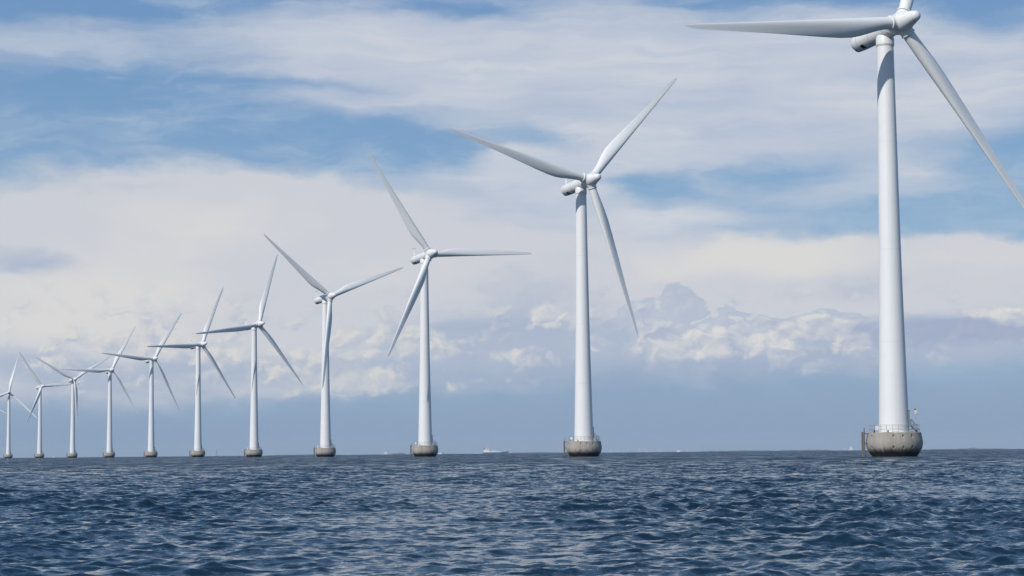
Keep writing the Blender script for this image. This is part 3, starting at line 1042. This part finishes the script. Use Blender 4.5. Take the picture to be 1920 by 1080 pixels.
# cargo ship
def cargo_ship(loc):
    x, y = loc
    r = empty('cargo_ship', (x, y, drop(x, y)))
    r.rotation_euler = (0, 0, R(-8)); r.scale = (1.12, 1.12, 1.2)
    tag(r, 'blue and white cargo ship on the horizon with its white bridge at the stern', 'cargo ship')
    L = 72.0
    bm = bmesh.new(); hull(bm, L, 12, 4.2, 0.55, 3.0, 24); link('hull', bm, M_HULLB, r, False)
    bm = bmesh.new()
    box(bm, (-25.0, 0, 5.6), (20, 11, 3.0)); box(bm, (-25.3, 0, 8.5), (16.5, 10, 2.8)); box(bm, (-24.0, 0, 11.3), (14.5, 9.5, 2.8))
    box(bm, (-21.0, 0, 14.15), (12.5, 12.5, 2.9))
    sp_ = link('bridge_house', bm, M_SHIPW, r, False)
    bm = bmesh.new(); box(bm, (-20.9, 0, 14.6), (12.8, 12.6, 0.7)); box(bm, (-22, 0, 11.6), (9.8, 9.6, 0.5)); box(bm, (-22.5, 0, 8.8), (10.0, 10.1, 0.5))
    link('window_band', bm, M_GLASSD, sp_, False)
    bm = bmesh.new(); lathe(bm, [(1.5, 9.0), (1.3, 16.6), (1.0, 16.9)], 16, Matrix.Translation((-31.4, 0, 0))); link('funnel', bm, M_HULLB, r)
    bm = bmesh.new(); tube(bm, (-25, 0, 15.4), (-25, 0, 20.5), 0.32, 8, 0.15); tube(bm, (-25, -2, 18.2), (-25, 2, 18.2), 0.15, 6); link('mast', bm, M_SHIPW, r)
    bm = bmesh.new()
    for i, xx in enumerate((-12.5, -5.0, 2.5, 10.0)):
        box(bm, (xx, 0, 5.9 - 0.15 * i), (6.8, 10.9, 3.6))
    link('hatch', bm, M_CARGO, r, False)
    bm = bmesh.new()
    for xx in (-15, -4.5):
        tube(bm, (xx, 0, 4), (xx, 0, 10.2), 0.5, 10)
    tube(bm, (-15, 0, 10.0), (-5, 0, 10.0), 0.35, 8); tube(bm, (-4.5, 0, 10.1), (4.5, 0, 6.6), 0.25, 8)
    link('crane', bm, M_SHIPW, r)
    bm = bmesh.new(); tube(bm, (29.5, 0, 5), (29.5, 0, 14.5), 0.35, 8, 0.15); link('mast', bm, M_SHIPW, r)
    bm = bmesh.new(); box(bm, (16.8, 0, 5.7), (5, 9, 2.4)); link('hatch', bm, M_SHIPW, r, False)
cargo_ship((-60.2, 6899.7))

# green buoy
def buoy(loc):
    x, y = loc
    r = empty('buoy', (x, y, drop(x, y)))
    tag(r, 'small bright green cone buoy right of the third largest turbine', 'buoy')
    bm = bmesh.new(); lathe(bm, [(0.7, -0.5), (1.1, -0.2), (1.1, 0.45), (0.75, 0.7)], 20); link('float', bm, M_GREEN, r)
    bm = bmesh.new(); lathe(bm, [(0.72, 0.68), (0.42, 2.4), (0.3, 2.5)], 16); link('cone', bm, M_GREEN, r)
    bm = bmesh.new(); lathe(bm, [(0.10, 2.48), (0.10, 2.85), (0.34, 2.9), (0.0, 3.6)], 12); link('topmark', bm, M_GREEN, r)
buoy((-97.7, 2898.4))

# tiny turbines beyond the horizon
def far_turbine_bm():
    bm = bmesh.new()
    lathe(bm, [(2.2, -4), (1.3, 62)], 12)
    tube(bm, (0, 6, 64), (0, -4, 64), 1.6, 10)
    for k in range(3):
        a = 2 * math.pi * k / 3
        tube(bm, (0, -4, 64), (math.sin(a) * 36, -4, 64 + math.cos(a) * 36), 1.5, 6, 0.4)
    return bm
FAR = [(1139.6, 24473.5, 0, -10),
       (1271.5, 25468.3, 20, 35),
       (1418.4, 26762.4, 60, -30),
       (1352.4, 24763.1, 100, 20),
       (1515.7, 25154.4, 0, 60),
       (1578.4, 25952.0, 20, 10),
       (1533.0, 24452.0, 60, -20),
       (1729.0, 26443.5, 100, 45),
       (1693.8, 24240.9, 0, 0),
       (1813.1, 25435.5, 20, 30),
       (1864.1, 24128.1, 60, -15),
       (2079.9, 24913.3, 100, 25),
       (3755.0, 24716.4, 0, 10),
       (3997.3, 25184.8, 20, -30)]
ORD = ['first', 'second', 'third', 'fourth', 'fifth', 'sixth', 'seventh', 'eighth', 'ninth', 'tenth', 'eleventh', 'twelfth', 'thirteenth', 'fourteenth']
proto = None
for i, (x, y, az, yw) in enumerate(FAR):
    key = i % 4
    if proto is None: proto = {}
    if key not in proto:
        bm = bmesh.new()
        lathe(bm, [(2.3, -4), (1.4, 62)], 12)
        tube(bm, (0, 6, 64), (0, -4.5, 64), 1.7, 10)
        for k in range(3):
            a = 2 * math.pi * k / 3 + R(az)
            tube(bm, (0, -4, 64), (math.sin(a) * 36, -4, 64 + math.cos(a) * 36), 1.5, 6, 0.4)
        proto[key] = o = link('distant_wind_turbine', bm, M_TOWER)
    else:
        o = proto[key].copy(); COL.objects.link(o)
    o.location = (x, y, drop(x, y)); o.rotation_euler = (0, 0, R(yw))
    tag(o, 'tiny pale wind turbine on the horizon, %s from the left of the far row' % ORD[i], 'wind turbine', 'tiny distant wind turbines on the horizon')

# pale domed building on the far shore
def hall(loc):
    x, y = loc
    r = empty('domed_hall', (x, y, drop(x, y)))
    tag(r, 'tiny pale domed hall on the far shore at the end of the distant turbines', 'building')
    bm = bmesh.new(); lathe(bm, [(26, -6), (26, 34)], 24); link('wall', bm, M_BLDG, r, True, 30)
    bm = bmesh.new(); lathe(bm, [(26.5, 34), (22, 42), (14, 48), (0, 51)], 24); link('roof', bm, M_SHIPW, r)
hall((1859.1, 23426.3))

def far_mast(loc, h, label):
    x, y = loc
    r = empty('chimney_mast', (x, y, drop(x, y)))
    tag(r, label, 'mast', 'thin dark masts on the far shore')
    bm = bmesh.new(); tube(bm, (0, 0, -4), (0, 0, h), 3.2, 10, 1.8); link('shaft', bm, M_STEEL, r)
    bm = bmesh.new(); lathe(bm, [(3.0, h - 4), (3.0, h)], 10); link('top_ring', bm, M_DARK, r)
far_mast((2172.6, 23901.5), 100, 'thin dark mast on the far shore, left of a close pair')
far_mast((2242.8, 24095.9), 92, 'thin dark mast on the far shore, right of a close pair')

# far coast: low wooded land with an uneven skyline, beyond the horizon
def coast():
    bm = bmesh.new()
    for (a0, a1, dist, hgt, seed) in [(-6.76, -4.70, 23500, 42, 1), (-3.38, -2.94, 23000, 50, 2), (-4.70, -0.88, 24500, 38, 3), (-0.29, 1.47, 23500, 45, 4), (4.99, 7.35, 24000, 45, 5), (7.05, 8.81, 24500, 48, 6), (10.87, 13.52, 24200, 42, 7), (12.27, 12.56, 23600, 54, 8), (13.07, 19.69, 24500, 36, 9), (1.47, 5.29, 25000, 38, 10), (-17.04, -6.46, 25000, 36, 11)]:
        rr = np.random.default_rng(seed)
        n = 90
        hs = np.abs(np.cumsum(rr.normal(0, 1, n + 1))); hs = hs / max(hs.max(), 1e-6)
        bl = np.repeat(rr.uniform(0, 1, n // 5 + 2), 5)[:n + 1]
        front, back = [], []
        for i in range(n + 1):
            s = i / n
            a = R(a0 + (a1 - a0) * s)
            env = min(1.0, 6 * s, 6 * (1 - s))
            H = 30 + (hgt - 30) * (0.45 + 0.25 * hs[i] + 0.3 * bl[i]) * env
            for lst, dd in ((front, dist), (back, dist + 900)):
                x, y = dd * math.sin(a), dd * math.cos(a)
                z = drop(x, y)
                lst.append((bm.verts.new((x, y, z - 3)), bm.verts.new((x, y, z + H * (1 if lst is front else 0.8)))))
        for i in range(n):
            bm.faces.new((front[i][0], front[i + 1][0], front[i + 1][1], front[i][1]))
            bm.faces.new((front[i][1], front[i + 1][1], back[i + 1][1], back[i][1]))
            bm.faces.new((back[i][1], back[i + 1][1], back[i + 1][0], back[i][0]))
    bmesh.ops.recalc_face_normals(bm, faces=bm.faces)
    o = link('far_coast', bm, M_COAST, None, False)
    tag(o, kind='structure')
coast()

# ------------------------------------------------------------------ sea air: one thin box of haze round everything
def haze():
    m = bpy.data.materials.new('haze_air')
    m.use_nodes = True
    t = m.node_tree
    t.nodes.clear()
    out = t.nodes.new('ShaderNodeOutputMaterial')
    pv = t.nodes.new('ShaderNodeVolumePrincipled')
    pv.inputs['Color'].default_value = (0.80, 0.88, 0.97, 1)
    pv.inputs['Density'].default_value = HAZE
    pv.inputs['Anisotropy'].default_value = 0.0
    t.links.new(pv.outputs[0], out.inputs['Volume'])
    bm = bmesh.new()
    box(bm, (0, 13000, 12.5), (38000, 27000, 215))
    o = link('haze', bm, m, None, False)
    tag(o, kind='stuff')
    SC.cycles.volume_bounces = 1
HAZE = 2.8e-5
if HAZE: haze()
